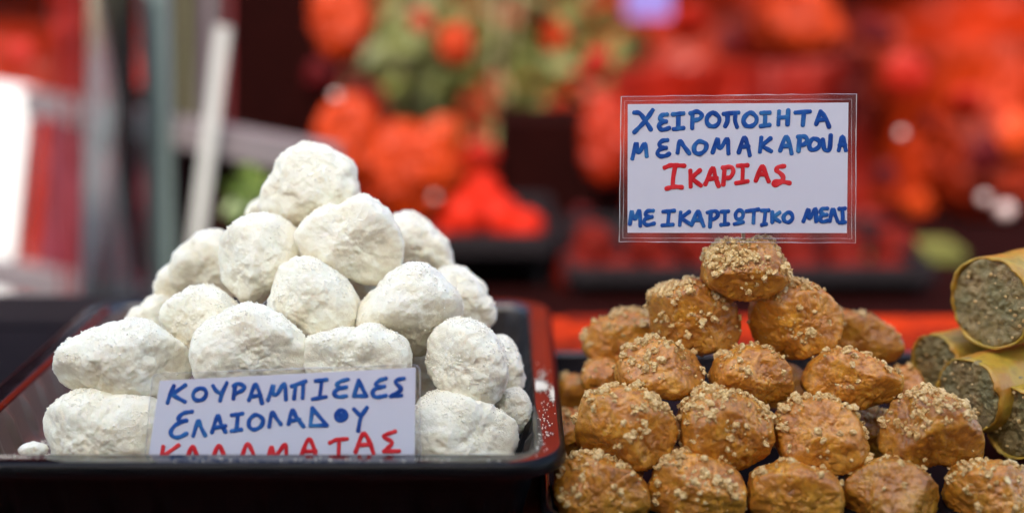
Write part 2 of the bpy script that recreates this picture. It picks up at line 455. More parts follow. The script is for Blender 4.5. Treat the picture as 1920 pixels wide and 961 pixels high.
def grow(pts, k):
    q = np.array(pts, float); c = (q.min(0) + q.max(0)) / 2
    return (q - c) * k + c
WHITE = [  # outline, distance, half depth, label
 ([(490,385),(496,350),(520,322),(527,296),(545,278),(572,268),(612,277),(650,305),(670,345),(673,378),(655,400),(605,410),(560,428),(520,412),(495,400)], .915, .027, 'sugar dusted white cookie with a ledge, at the very top of the pile'),
 ([(560,440),(580,412),(640,388),(665,372),(684,366),(705,378),(735,415),(748,450),(742,500),(712,530),(660,522),(610,505),(570,480)], .885, .026, 'round sugared cookie just below the topmost one, tip pointing up'),
 ([(415,505),(420,450),(448,415),(485,405),(530,415),(560,440),(565,475),(545,520),(505,545),(478,575),(445,555),(420,530)], .885, .026, 'pointed-bottom sugared cookie beside the upper round one, under the top cookie'),
 ([(728,415),(760,403),(795,412),(822,440),(848,485),(850,512),(800,522),(740,510),(712,470)], .935, .026, 'sugared cookie peeking out behind the upper round one, walnut cookie side'),
 ([(325,520),(330,490),(360,455),(410,440),(440,470),(445,530),(400,560),(345,545)], .925, .026, 'faint pinkish sugared cookie on the outer slope, below the pointed-bottom one'),
 ([(297,542),(308,512),(345,498),(372,530),(362,578),(320,582),(300,567)], .925, .022, 'small pinkish sugared cookie on the outer edge of the slope, above the small low one'),
 ([(305,600),(312,572),(345,548),(390,538),(430,560),(450,600),(428,632),(395,656),(350,652),(315,632)], .862, .025, 'smooth sugared cookie resting on the long one and the broad middle one'),
 ([(500,560),(508,522),(543,495),(580,484),(622,505),(655,540),(672,580),(662,620),(605,637),(560,625),(520,600)], .86, .026, 'peaked sugared cookie in the centre of the pile'),
 ([(672,597),(690,560),(720,530),(755,500),(797,496),(836,525),(862,580),(852,630),(802,660),(750,656),(700,635),(676,615)], .858, .028, 'largest sugared cookie, right of the peaked centre one'),
 ([(825,512),(855,503),(887,520),(910,555),(928,598),(908,618),(850,622),(818,580)], .905, .026, 'half hidden sugared cookie at the outer edge behind the largest one'),
 ([(363,672),(373,625),(418,595),(460,573),(512,590),(552,620),(577,660),(572,700),(500,727),(420,727),(368,708)], .828, .026, 'broad domed sugared cookie standing over the word card start'),
 ([(570,668),(580,637),(620,625),(665,615),(720,620),(755,640),(770,675),(752,720),(660,735),(588,715)], .826, .026, 'flat wide sugared cookie just above the top edge of the card'),
 ([(802,672),(808,632),(838,606),(872,600),(912,618),(942,660),(951,700),(936,742),(897,764),(850,742),(813,712)], .832, .026, 'upright egg-shaped sugared cookie with bare yellowish side'),
 ([(915,640),(945,634),(967,660),(979,702),(963,750),(932,772),(895,745),(890,670)], .868, .024, 'sugared cookie tucked behind the upright egg-shaped one at tray wall'),
 ([(106,692),(123,652),(158,632),(210,612),(262,605),(312,630),(352,660),(364,690),(330,730),(260,743),(180,736),(122,717)], .832, .027, 'long loaf-like sugared cookie lying on the lowest one at the ribbed wall'),
 ([(70,838),(85,790),(120,750),(165,732),(222,740),(282,746),(325,785),(325,860),(260,905),(130,905),(78,880)], .812, .024, 'lowest sugared cookie beside the card, partly sunk behind the rim'),
 ([(757,820),(778,780),(800,747),(837,735),(882,745),(930,770),(968,797),(962,850),(920,893),(830,908),(770,882)], .812, .026, 'broad sugared cookie on the tray floor just beyond the card edge'),
 ([(243,602),(268,577),(305,558),(335,590),(328,632),(280,634),(250,622)], .905, .022, 'small low sugared cookie peeking over the long loaf-like one'),
 (circ(682,560,52,56,seed=1), .915, .024, 'shaded sugared cookie seen through the gap left of the largest one'),
 (circ(655,630,36,30,seed=2), .862, .022, 'little sugared lump between the centre cookie and flat wide one'),
 (circ(500,402,34,30,seed=3), .955, .022, 'sliver of sugared cookie behind the top cookie'),
 (circ(962,772,34,42,seed=4), .845, .020, 'low sugared cookie squeezed against the tray corner'),
 (circ(405,822,88,82,seed=5), .828, .026, 'sugared cookie behind the start of the card'),
 (circ(560,824,86,84,seed=6), .830, .026, 'sugared cookie behind the middle of the card'),
 (circ(705,815,84,84,seed=8), .832, .026, 'sugared cookie behind the end of the card'),
 (circ(470,650,80,70,seed=9), .905, .026, 'inner sugared cookie filling the heap behind the broad domed one'),
 (circ(610,690,80,70,seed=10), .885, .026, 'inner sugared cookie filling the heap above the card middle'),
 (circ(770,700,70,66,seed=12), .888, .026, 'inner sugared cookie in the hollow under the largest one'),
 (circ(250,750,90,70,seed=13), .875, .028, 'inner sugared cookie under the long loaf-like one'),
 (circ(62,842,26,12,seed=14), .797, .012, 'small broken sugar lump at the tray rim beside the lowest cookie'),
]
for i, (pts, Y, dep, lab) in enumerate(WHITE):
    W, T, cen, sc = cookie_mesh(grow(pts, 1.14 if i in (4, 5, 17) else 1.05), Y, dep, 31 + i, 5, .10, .036, 2.25, .022, 4, .05, .18)
    W = bottom_clip(W, .0152)
    e = Vector((cen.x, cen.y, float(W[:, 2].min())))
    o = np_mesh('sugar_cookie', W - np.array([*e]), T, SUGAR); o.location = e
    tag(o, lab, 'cookie', 'white sugared cookies heaped in the deep tray')
    if i < 22: crumbs(W, T, cen, sc, 900 + i, o, 1300, SUGAR_GRAIN, size=(.0002, .0007), name='sugar_clumps', lv=0)

BROWN = [  # outline, Y, half depth, crumbs, label
 ([(1313,510),(1316,488),(1325,465),(1355,452),(1395,456),(1432,446),(1456,470),(1470,500),(1482,530),(1462,550),(1420,560),(1385,566),(1350,553),(1322,536)], .862, .024, 520, 'brown cookie thick with chopped walnut at the peak, card stick in it'),
 ([(1218,592),(1221,555),(1248,536),(1310,526),(1345,545),(1372,572),(1391,620),(1382,650),(1340,662),(1280,654),(1233,642)], .868, .025, 560, 'walnut crusted brown cookie right under the peak, over the one with bare glazed front'),
 ([(1402,600),(1408,560),(1440,532),(1490,525),(1537,540),(1572,570),(1583,610),(1567,645),(1522,668),(1480,676),(1438,662),(1410,635)], .872, .026, 420, 'large brown cookie under the peak with walnut cap and shaded inner end'),
 ([(1090,652),(1099,625),(1150,592),(1215,587),(1252,600),(1252,662),(1180,682),(1118,684)], .915, .025, 260, 'slanting brown cookie at the outer end of the upper row, towards the white heap'),
 ([(1550,590),(1610,588),(1657,605),(1691,640),(1693,660),(1650,682),(1580,677),(1535,640)], .925, .025, 50, 'nearly bare brown cookie behind the upper row, towards the pastry rolls'),
 ([(1152,687),(1170,655),(1210,638),(1272,645),(1317,675),(1323,712),(1300,742),(1240,746),(1188,736),(1156,716)], .836, .025, 150, 'glazed bare fronted cookie of the third row, sprinkled only along its top'),
 ([(1331,712),(1340,680),(1365,660),(1420,645),(1467,665),(1486,700),(1487,745),(1440,756),(1380,750),(1340,737)], .840, .024, 70, 'plain barrel-shaped brown cookie in the middle, few large crumbs on top'),
 ([(1500,722),(1515,690),(1553,656),(1610,660),(1657,685),(1692,710),(1687,737),(1640,757),(1570,748),(1513,742)], .842, .025, 60, 'flat creased brown cookie right of the barrel-shaped one'),
 ([(1077,832),(1081,780),(1098,735),(1150,722),(1222,745),(1264,785),(1273,817),(1247,860),(1200,881),(1140,872),(1084,852)], .808, .026, 300, 'big walnut edged brown cookie beside the deep tray corner'),
 ([(1271,802),(1278,755),(1318,725),(1370,735),(1432,765),(1452,805),(1442,857),(1390,882),(1330,874),(1278,847)], .810, .026, 330, 'walnut sprinkled brown cookie in the second row, under the barrel-shaped one'),
 ([(1450,802),(1460,765),(1510,745),(1570,750),(1612,790),(1627,842),(1602,877),(1530,884),(1468,864)], .812, .026, 150, 'brown cookie under the flat creased one with pale crumbs on its shoulders'),
 ([(1648,802),(1664,755),(1710,735),(1770,735),(1812,770),(1842,830),(1838,860),(1760,867),(1680,864),(1648,847)], .812, .026, 230, 'domed brown cookie with a walnut ridge next to the pastry rolls'),
 ([(1033,922),(1043,872),(1080,853),(1150,865),(1207,895),(1224,947),(1200,977),(1110,984),(1043,968)], .786, .026, 120, 'front row brown cookie in the tray corner, dark hollow on its side'),
 ([(1213,922),(1233,870),(1280,848),(1340,860),(1387,885),(1402,942),(1387,977),(1300,984),(1223,972)], .786, .026, 260, 'front row brown cookie with a walnut heaped top, second from the corner'),
 ([(1400,932),(1410,890),(1450,870),(1520,872),(1567,890),(1577,952),(1552,982),(1440,984),(1403,967)], .786, .026, 40, 'front row brown cookie with smooth flat top, third from the corner'),
 ([(1576,937),(1588,890),(1630,865),(1690,862),(1742,890),(1767,952),(1747,982),(1640,987),(1583,977)], .786, .026, 30, 'front row brown cookie, bare and wrinkled, fourth from the corner'),
 ([(1768,932),(1788,880),(1840,862),(1902,870),(1952,900),(1957,962),(1902,987),(1798,982)], .786, .026, 110, 'front row brown cookie in the picture corner below the rolls'),
 ([(1090,720),(1100,680),(1150,676),(1170,735),(1120,750)], .895, .022, 30, 'shaded brown cookie under the slanting outer one'),
 (circ(1080,738,42,40,seed=21), .945, .024, 10, 'plain brown cookie at the back beside the deep tray rim'),
 (circ(1066,812,44,48,seed=22), .885, .024, 10, 'plain brown cookie behind the big walnut edged one'),
 (circ(1628,812,52,50,seed=23), .865, .024, 60, 'shaded brown cookie between the pale shouldered and the domed one'),
 (circ(1690,725,38,42,seed=24), .905, .024, 20, 'shaded brown cookie at the end of the third row before the rolls'),
 (circ(1330,800,70,56,seed=25), .905, .024, 0, 'dark inner brown cookie in the gap below the glazed one'),
 (circ(1505,830,70,56,seed=26), .905, .024, 0, 'dark inner brown cookie in the gap below the creased one'),
 (circ(1230,880,60,46,seed=27), .880, .024, 0, 'inner brown cookie behind the first two of the front row'),
 (circ(1440,720,90,40,seed=28), .925, .024, 0, 'inner brown cookie in the hollow of the third row'),
]
for i, (pts, Y, dep, nc, lab) in enumerate(BROWN):
    W, T, cen, sc = cookie_mesh(grow(pts, .97), Y, dep * .96, 131 + i, 5, .085, .045, 2.9, .016, 6, 1.6, .07)
    W = bottom_clip(W, .0037)
    t = empty('walnut_cookie', (cen.x, cen.y, float(W[:, 2].min())))
    tag(t, lab, 'cookie', 'brown syrup cookies stacked in the low tray')
    np_mesh('cookie_body', W - np.array([*t.location]), T, HONEY, t)
    if nc: crumbs(W, T, cen, sc, 500 + i, t, int(nc * 1.35))

# ------------------------------------------------------------------ pastry rolls
def pastry_mat():
    s = NT('baked_phyllo')
    mp = s.n('ShaderNodeMapping'); s.l(s.tc.outputs['Object'], mp.inputs[0])
    n1 = s.noise(35, 4, .6, .4); n2 = s.noise(190, 4)
    c = s.ramp(n1, [(.3, (.22, .18, .02)), (.5, (.48, .31, .035)), (.72, (.46, .19, .025))])
    c = s.mix(s.ramp(n2, [(.3, .5), (.5, 0.)]), c, (.34, .17, .035))
    s.set(Base_Color=c, Roughness=.4)
    s.b.inputs['Subsurface Weight'].default_value = .15
    s.b.inputs['Subsurface Radius'].default_value = (.004, .003, .001)
    s.b.inputs['Subsurface Scale'].default_value = 1
    s.bump(s.math('ADD', n2, n1), .5, .0012)
    return s.m
def fill_mat():
    s = NT('pistachio_nut_filling')
    n1 = s.noise(45, 3); n2 = s.noise(330, 3, .7)
    c = s.ramp(n2, [(.3, (.16, .085, .03)), (.5, (.34, .235, .095)), (.62, (.42, .31, .14)), (.78, (.50, .40, .20))])
    c = s.mix(s.ramp(n1, [(.36, .0), (.58, .75)]), c, (.20, .19, .08))
    s.set(Base_Color=c, Roughness=.55); s.bump(n2, .8, .002)
    return s.m
PASTRY, FILL = pastry_mat(), fill_mat()
def roll(px, py, Y, hpx, wr, length, label, yaw=52, seed=1, crumb=60):
    cen = P(px, py, Y); s = (cen - EYE).dot(FWD) / F; rad = hpx * s / 2
    ax = Vector((math.sin(R(yaw)), math.cos(R(yaw)), 0.0)); up = Vector((0, 0, 1)); sd = ax.cross(up).normalized()
    t = empty('pastry_roll', (cen.x + ax.x * length/2, cen.y + ax.y * length/2, cen.z - rad)); tag(t, label, 'pastry', 'nut filled pastry rolls beside the cookies')
    n, m = 72, 26; V = []
    for ring_in in (0, 1):
        for j in range(m + 1):
            L = length * j / m
            for i in range(n):
                a = 2 * math.pi * i / n
                V.append((a, L, ring_in))
    A = np.array(V)
    q = np.stack([np.cos(A[:,0]) * 1.4, np.sin(A[:,0]) * 1.4, A[:,1] * 40], 1)
    rr = rad * (1 +   .06 * fbm(q + seed, 3, seed) + .022 * fbm(q * np.array([3, 3, .6]) + seed, 3, seed + 4))
    rr = rr * np.where(A[:,2] > 0, .945, 1.0)
    L = A[:,1] + .0035 * fbm(q * 3 + 3, 2, seed) * (A[:,1] < .001)
    X = np.cos(A[:,0]) * rr; Z = np.sin(A[:,0]) * rr * .98
    W = np.array([*cen]) + np.outer(X, np.array([*sd])) + np.outer(Z, np.array([*up])) + np.outer(L, np.array([*ax]))
    Fc = []
    k = (m + 1) * n
    for j in range(m):
        for i in range(n):
            i2 = (i + 1) % n
            Fc.append((j*n+i, j*n+i2, (j+1)*n+i2, (j+1)*n+i)); Fc.append((k+j*n+i, k+(j+1)*n+i, k+(j+1)*n+i2, k+j*n+i2))
    for i in range(n):
        i2 = (i + 1) % n
        Fc.append((i, k+i, k+i2, i2)); Fc.append((m*n+i, m*n+i2, k+m*n+i2, k+m*n+i))
    np_mesh('pastry_shell', W - np.array([*t.location]), np.array(Fc), PASTRY, t)
    # filling: two lumpy discs joined as a plug
    V, T = ICO[5]
    f = V.copy(); rl = np.hypot(V[:,0], V[:,2])
    q = V * 7 + seed
    bumpy = fbm(q, 4, seed + 7, .75)
    rf = rad * .95
    ff = (np.abs(V[:,0])**2 + np.abs(V[:,2])**2) ** .5
    k5 = 1 / np.maximum(np.abs(V[:,1]), ff)
    Xf, Yf, Zf = V[:,0]*k5*rf, V[:,1]*k5, V[:,2]*k5*rf
    Yl = np.where(Yf < 0, .0012 + .0032 * bumpy * (-Yf) , length - .002) * 1.0 + np.where(Yf < 0, (1 + Yf) * length * .5, -(1 - Yf) * length * .5)
    W = np.array([*cen]) + np.outer(Xf, np.array([*sd])) + np.outer(Zf, np.array([*up])) + np.outer(Yl, np.array([*ax]))
    np_mesh('nut_filling', W - np.array([*t.location]), T, FILL, t)
    # scattered bits on the cut end
    r_ = np.random.default_rng(seed); V0, T0 = ICO[1]; Vs, Ts = [], []
    for k in range(crumb // 8):
        a, q = r_.uniform(0, 6.283), rf * .93 * r_.random() ** .5
        c = np.array([*(cen + sd * (q*math.cos(a)) + up * (q*math.sin(a)) - ax * .0004)])
        Vs.append((V0 * (1 + r_.uniform(-.3, .3, (len(V0), 1)))) * r_.uniform(.0005, .0014) + c); Ts.append(T0 + len(V0) * k)
    o = np_mesh('chopped_nuts', np.concatenate(Vs) - np.array([*t.location]), np.concatenate(Ts), NUT, t, smooth=False); o['kind'] = 'stuff'
roll(1856, 568, .875, 176, .57, .12, 'thick pastry roll on top of the others, cut end showing nuts', 53, 3, 170)
roll(1752, 682, .905, 112, .6, .10, 'smaller pastry roll at the back, left of the topmost roll', 58, 5, 110)
roll(1812, 742, .862, 150, .5, .13, 'yellow pastry roll lying under the topmost roll', 60, 8, 140)
roll(1898, 792, .845, 140, .5, .12, 'pastry roll at the picture edge, lowest of the rolls', 58, 12, 120)

# ------------------------------------------------------------------ cards
def strokes_mesh(name, strokes, conv, crop, o, n, rad, mat, parent, lift=.0006):
    """marker strokes as flattened round-ended ribbons lying on the card"""
    cx, cy, k = crop
    rt = n.cross(Vector((0, 0, 1))).normalized() * -1
    Vs, Ts, base = [], [], 0
    NS = 10
    for si, st in enumerate(strokes):
        pts = [on_plane(cx + x / k, cy + y / k, o, n) for x, y in st]
        # Catmull-Rom
        out = []
        closed = (pts[0] - pts[-1]).length < 1e-6 and len(st) > 5
        for a in range(len(pts) - 1):
            p1, p2 = pts[a], pts[a+1]
            p0 = pts[a-1] if a else (pts[-2] if closed else p1 * 2 - p2); p3 = pts[a+2] if a + 2 < len(pts) else (pts[1] if closed else p2 * 2 - p1)
            m = 6 if len(pts) > 2 else 3
            for t in range(m):
                t /= m
                out.append(.5 * (2*p1 + (p2-p0)*t + (2*p0-5*p1+4*p2-p3)*t*t + (3*p1-p0-3*p2+p3)*t**3) if len(pts) > 2 else p1.lerp(p2, t))
        out.append(pts[-1])
        L = len(out); dirs = [(out[min(i+1, L-1)] - out[max(i-1, 0)]).normalized() for i in range(L)]
        # rounded ends
        path = []
        for s in (1., .8, .45): path.append((out[0] - dirs[0] * rad * s, dirs[0], math.sqrt(max(0, 1 - s*s)) + .05))
        for p_, d_ in zip(out, dirs): path.append((p_, d_, 1 + .10 * math.sin(37 * p_.x * 40 + si)))
        for s in (.45, .8, 1.): path.append((out[-1] + dirs[-1] * rad * s, dirs[-1], math.sqrt(max(0, 1 - s*s)) + .05))
        ly = n * (lift + .00003 * (si % 5))
        for p_, d_, w_ in path:
            sd = d_.cross(n).normalized()
            for j in range(NS):
                a = 2 * math.pi * j / NS
                Vs.append(p_ + sd * (math.cos(a) * rad * w_) + n * (math.sin(a) * .00012 * w_) + ly)
        m = len(path)
        for i in range(m - 1):
            for j in range(NS):
                Ts.append((base+i*NS+j, base+i*NS+(j+1)%NS, base+(i+1)*NS+(j+1)%NS, base+(i+1)*NS+j))
        Ts.append(tuple(base + j for j in range(NS))[::-1]); Ts.append(tuple(base + (m-1)*NS + j for j in range(NS)))
        base += m * NS
    ob = mesh_obj(name, Vs, Ts, mat)
    return put(ob, parent)

def slab(name, quad, n, th, mat, parent, lift=0.0, rnd=0.0):
    q = [p + n * lift for p in quad]
    if rnd:
        out = []
        for i in range(4):
            a, b, c = q[i-1], q[i], q[(i+1) % 4]
            for t in range(6):
                u = t / 5
                p0 = b + (a - b).normalized() * rnd; p2 = b + (c - b).normalized() * rnd
                out.append(p0 * (1-u)**2 + b * 2*u*(1-u) + p2 * u*u)
        q = out
    m = len(q)
    V = q + [p - n * th for p in q]
    Fc = [tuple(range(m)), tuple(range(2*m-1, m-1, -1))] + [(i, i + m, (i+1) % m + m, (i+1) % m) for i in range(m)]
    return put(mesh_obj(name, V, Fc, mat, smooth=False), parent), q
def edge_line(name, q, rad, mat, parent):
    rj = random.Random(9); sub = []
    for i in range(len(q)):
        a, b = q[i], q[(i + 1) % len(q)]; kk = max(1, int((b - a).length / .008))
        for t in range(kk): sub.append(a.lerp(b, t / kk) + Vector((rj.uniform(-1, 1), 0, rj.uniform(-1, 1))) * .00018)
    q = sub
    V, Fc = [], []; m = len(q)
    cen = sum(q, Vector()) / m
    for i, p in enumerate(q):
        d = (p - cen).normalized(); nn = Vector((0, -1, .1)).normalized(); rad_ = rad * rj.uniform(.5, 1.7)
        for a, b in ((1, 0), (0, 1), (-1, 0), (0, -1)): V.append(p + d * rad_ * a + nn * rad_ * b)
    for i in range(m):
        for j in range(4): Fc.append((i*4+j, i*4+(j+1)%4, ((i+1)%m)*4+(j+1)%4, ((i+1)%m)*4+j))
    return put(mesh_obj(name, V, Fc, mat, smooth=False), parent)

# right card, on a stick in the topmost walnut cookie
n2 = Vector((0.02, -1, .10)).normalized(); o2 = P(1385, 320, .858)
def q2(pts): return [on_plane(x, y, o2, n2) for x, y in pts]
card2 = empty('price_card', P(1392, 470, .860)); tag(card2, 'upright laminated card with four handwritten lines on a stick above walnut cookies', 'sign')
film_q = q2([(1161, 453), (1604, 455), (1606, 176), (1165, 181)])
slab('lamination', film_q, n2, .0003, FILM, card2, 0)
edge_line('film_edge', film_q, .00022, FILM_EDGE, card2)
edge_line('film_edge', q2([(1168, 446), (1597, 447), (1597, 186), (1171, 189)]), .00012, FILM_EDGE, card2)
slab('paper', q2([(1176.5, 436), (1587.5, 436.5), (1590.5, 192.5), (1177, 195.5)]), n2, .0002, PAPER, card2, .0004)
crop2 = (1130, 150, 2.912)
L1 = [[(172,178),(202,182),(235,225),(262,270)],[(272,165),(230,225),(172,285)],
 [(350,188),(325,192),(312,208),(325,222),(345,226)],[(345,226),(318,235),(306,252),(320,270),(345,268),(362,262)],
 [(382,188),(440,182)],[(413,186),(412,262)],[(388,268),(440,262)],
 [(488,262),(490,180)],[(478,182),(515,172),(540,190),(528,212),(492,222)],
 [(600,178),(572,200),(568,230),(585,250),(615,250),(635,228),(632,200),(600,178)],
 [(660,185),(740,178)],[(680,185),(680,225),(668,252)],[(725,182),(722,220),(732,255)],
 [(805,178),(775,200),(768,228),(785,250),(815,250),(838,228),(835,198),(805,178)],
 [(865,180),(910,178)],[(887,180),(885,245)],[(862,252),(910,245)],
 [(962,172),(958,242)],[(1012,165),(1008,242)],[(960,205),(1010,202)],
 [(1052,178),(1130,172)],[(1098,176),(1092,245)],
 [(1165,240),(1188,172)],[(1188,172),(1215,205),(1235,255)],[(1172,218),(1218,215)]]
L2 = [[(162,428),(182,345),(188,385),(202,392),(230,348),(240,415)],
 [(352,328),(325,332),(308,350),(322,368),(345,370)],[(345,370),(312,378),(298,400),(315,415),(345,412),(362,402)],
 [(408,395),(420,335),(445,365),(472,400)],
 [(525,335),(500,360),(502,392),(530,402),(560,380),(562,348),(525,335)],
 [(600,395),(625,320),(632,362),(648,366),(680,322),(686,400)],
 [(742,395),(770,315),(790,355),(802,410)],[(752,365),(795,362)],
 [(865,315),(858,390)],[(915,318),(865,358)],[(865,358),(918,388)],
 [(968,385),(998,310),(1020,350),(1030,400)],[(980,362),(1020,358)],
 [(1068,388),(1075,308)],[(1065,310),(1100,308),(1115,328),(1100,350),(1075,355)],
 [(1150,320),(1128,345),(1132,375),(1155,380),(1180,362),(1180,332),(1150,320)],
 [(1200,325),(1208,372),(1222,384),(1238,372),(1244,302)],
 [(1288,382),(1308,310),(1326,382)],[(1292,355),(1322,352)]]
L3 = [[(338,478),(375,465),(445,468)],[(395,470),(385,530),(382,580)],[(348,592),(390,582),(432,585)],
 [(478,495),(480,580)],[(530,492),(482,535)],[(482,535),(535,575)],
 [(560,568),(600,480),(615,530),(632,578)],[(575,540),(622,535)],
 [(658,570),(665,478)],[(655,478),(700,475),(712,500),(695,530),(665,535)],
 [(738,468),(790,465)],[(765,468),(762,555)],[(728,562),(790,552)],
 [(835,548),(868,470),(888,510),(905,552)],[(850,515),(890,512)],
 [(990,470),(958,475),(948,492),(968,508),(985,530),(975,555),(948,572),(932,568),(940,555),(970,552),(1020,562)]]
L4 = [[(148,785),(158,715),(168,750),(180,752),(200,710),(205,795)],
 [(275,712),(245,715),(232,732),(250,745),(268,746)],[(268,746),(235,755),(225,775),(242,790),(280,782)],
 [(330,718),(390,712)],[(362,715),(355,785)],[(325,792),(382,788)],
 [(425,722),(420,790)],[(472,718),(425,752)],[(425,752),(472,782)],
 [(485,790),(518,715),(535,755),(550,795)],[(498,765),(540,762)],
 [(585,800),(590,720)],[(572,722),(615,715),(628,735),(612,755),(590,760)],
 [(648,718),(685,715)],[(668,716),(665,785)],[(645,790),(685,785)],
 [(742,710),(725,730),(730,755),(750,758),(765,742),(762,718),(742,710)],[(720,785),(765,775)],
 [(785,715),(850,705)],[(825,712),(822,778)],
 [(868,712),(905,710)],[(888,711),(880,785)],[(868,790),(892,785)],
 [(925,720),(925,775)],[(965,722),(928,748)],[(928,748),(965,772)],
 [(1010,722),(988,742),(992,768),(1015,775),(1035,755),(1030,730),(1010,722)],
 [(1095,770),(1120,705),(1125,745),(1135,748),(1160,702),(1165,770)],
 [(1225,700),(1200,702),(1188,718),(1205,732),(1222,734)],[(1222,734),(1195,740),(1185,758),(1200,772),(1230,765)],
 [(1240,768),(1255,705),(1270,740),(1282,770)],
 [(1290,702),(1322,700)],[(1308,702),(1310,772)],[(1292,778),(1322,775)]]
sc2 = .86 / F / 2.912
strokes_mesh('lettering', L1, None, crop2, o2, n2, 12.4 * sc2, INK_BLUE, card2)
strokes_mesh('lettering', L2, None, crop2, o2, n2, 12.4 * sc2, INK_BLUE, card2)
strokes_mesh('lettering', L3, None, crop2, o2, n2, 12.6 * sc2, INK_RED, card2)
strokes_mesh('lettering', L4, None, crop2, o2, n2, 11.4 * sc2, INK_BLUE, card2)
put(beam('stick', P(1393, 300, .8603), P(1394, 500, .8625), .0022, .0022, WOOD), card2)

# left card, leaning on the white cookies inside the tray
n1 = Vector((-.05, -1, .22)).normalized(); o1 = P(530, 780, .783)
def q1(pts): return [on_plane(x, y, o1, n1) for x, y in pts]
card1 = empty('price_card', on_plane(530, 880, o1, n1)); tag(card1, 'laminated card with three handwritten lines leaning behind the deep tray rim', 'sign')
fq = q1([(268, 893), (789, 893), (787, 683), (286, 700)])
_, fq2 = slab('lamination', fq, n1, .0003, FILM, card1, 0, rnd=.004)
edge_line('film_edge', fq2, .00018, FILM_EDGE, card1)
slab('paper', q1([(274, 885), (777, 885), (779.5, 688.5), (300, 713)]), n1, .0002, PAPER, card1, .0004)
crop1 = (260, 670, 3.4286)
K1 = [[(228,180),(205,235),(187,288)],[(302,175),(215,235)],[(215,235),(300,282)],
 [(395,195),(360,215),(352,250),(375,272),(415,265),(435,235),(428,205),(395,195)],
 [(480,180),(500,210),(535,232)],[(568,162),(540,220),(525,275)],
 [(610,262),(622,172)],[(612,182),(640,165),(682,185),(665,210),(618,230)],
 [(710,272),(750,172),(775,215),(795,292)],[(722,248),(785,240)],
 [(832,272),(866,175),(864,225),(892,232),(938,165),(948,268)],
 [(985,182),(1075,150)],[(1010,185),(1000,262)],[(1060,165),(1055,258)],
 [(1140,148),(1210,140)],[(1178,148),(1165,255)],[(1120,265),(1205,250)],
 [(1345,138),(1300,150),(1275,172),(1300,190),(1335,188)],[(1320,190),(1275,205),(1258,232),(1285,250),(1335,245)],
 [(1415,145),(1385,245)],[(1385,245),(1465,245)],[(1465,245),(1415,145)],
 [(1590,132),(1550,145),(1525,170),(1550,186),(1580,184)],[(1570,186),(1520,200),(1505,230),(1530,252),(1590,242)],
 [(1705,132),(1662,142),(1655,162),(1688,198),(1662,222),(1622,246)],[(1622,246),(1690,242)]]
K2 = [[(345,345),(290,355),(258,385),(268,403),(310,402)],[(300,403),(240,430),(208,475),(225,505),(265,508),(310,485)],
 [(352,500),(385,405),(405,450),(430,498)],
 [(472,478),(510,372),(530,420),(560,475)],[(485,450),(560,435)],
 [(600,368),(670,358)],[(640,365),(630,460)],[(598,470),(662,460)],
 [(755,365),(715,395),(712,440),(745,460),(790,435),(798,392),(755,365)],
 [(840,442),(858,350),(885,385),(915,425)],
 [(965,425),(988,335),(1015,380),(1060,440)],[(975,405),(1035,395)],
 [(1118,322),(1105,435)],[(1105,435),(1210,432)],[(1210,432),(1118,322)],
 [(1300,335),(1270,360),(1275,392),(1310,402),(1335,375),(1325,345),(1300,335)],[(1290,358),(1300,380),(1315,362),(1302,368)],
 [(1385,330),(1425,370)],[(1468,320),(1430,380),(1412,468)]]
K3 = [[(160,570),(140,680)],[(258,560),(160,630)],[(160,630),(240,690)],
 [(300,680),(345,570),(370,610),(395,680)],[(320,650),(380,650)],
 [(465,680),(512,565),(540,600),(565,680)],
 [(655,675),(695,555),(730,595),(755,670)],[(670,640),(742,635)],
 [(830,670),(855,570),(870,620),(890,622),(945,555),(950,660)],
 [(1035,660),(1090,525),(1125,570),(1145,655)],[(1055,600),(1140,598)],
 [(1230,545),(1275,525),(1340,520)],[(1290,525),(1285,640)],
 [(1395,605),(1445,485),(1485,540),(1510,612)],[(1410,560),(1495,555)],
 [(1650,472),(1585,495),(1582,512),(1630,545),(1578,600)],[(1578,600),(1675,598)]]
sc1 = .80 / F / 3.4286
strokes_mesh('lettering', K1, None, crop1, o1, n1, 14.2 * sc1, INK_BLUE, card1)
strokes_mesh('lettering', K2, None, crop1, o1, n1, 14.2 * sc1, INK_BLUE, card1)
strokes_mesh('lettering', K3, None, crop1, o1, n1, 14.2 * sc1, INK_RED, card1)

# ------------------------------------------------------------------ background: red drape and goods on a second table
RED1 = crumpled_red('bright_red_plastic_sheet', (.05, .002, .001), (.46, .026, .002), .38, 2.6, .2, .05)
RED2 = crumpled_red('deep_red_cloth', (.03, .001, .001), (.28, .009, .002), .5, 5, .1, .02)
ORNG = crumpled_red('orange_plastic', (.14, .005, .001), (.58, .055, .004), .4, 4, .25, .03)
RED3 = crumpled_red('blotchy_red_cloth', (.04, .002, .001), (.44, .030, .002), .45, 3.5, .2, .04)
PALE = plain('pale_highlight', (.42, .30, .28), .4)
MAUVE = plain('mauve_grey_board', (.022, .010, .012), .8, .6, 5, spec=.2)
MAROON = plain('dark_maroon_cloth', (.008, .0008, .0006), .9, .4, 12, bump=.004, spec=.04)
CRIM = plain('crimson_cloth', (.10, .004, .012), .6, .6, 9, bump=.004)
GREY = plain('weathered_grey_metal', (.13, .105, .11), .5, .2, 20)
SLATE = plain('slate_painted_metal', (.07, .09, .10), .4, .2, 15)
WHT = plain('white_painted_board', (.8, .8, .8), .5, .05, 6)
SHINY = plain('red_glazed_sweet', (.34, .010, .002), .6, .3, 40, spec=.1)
DIMRED = plain('dimmed_red_sweet', (.075, .003, .001), .7, .4, 40, spec=.08)  # darker copy of the red sweet, dimness put into the colour
LEAF = plain('olive_leaf', (.10, .105, .022), .5, .45, 16)
LIME = plain('lime_green_leaf', (.10, .15, .025), .5, .2, 16)
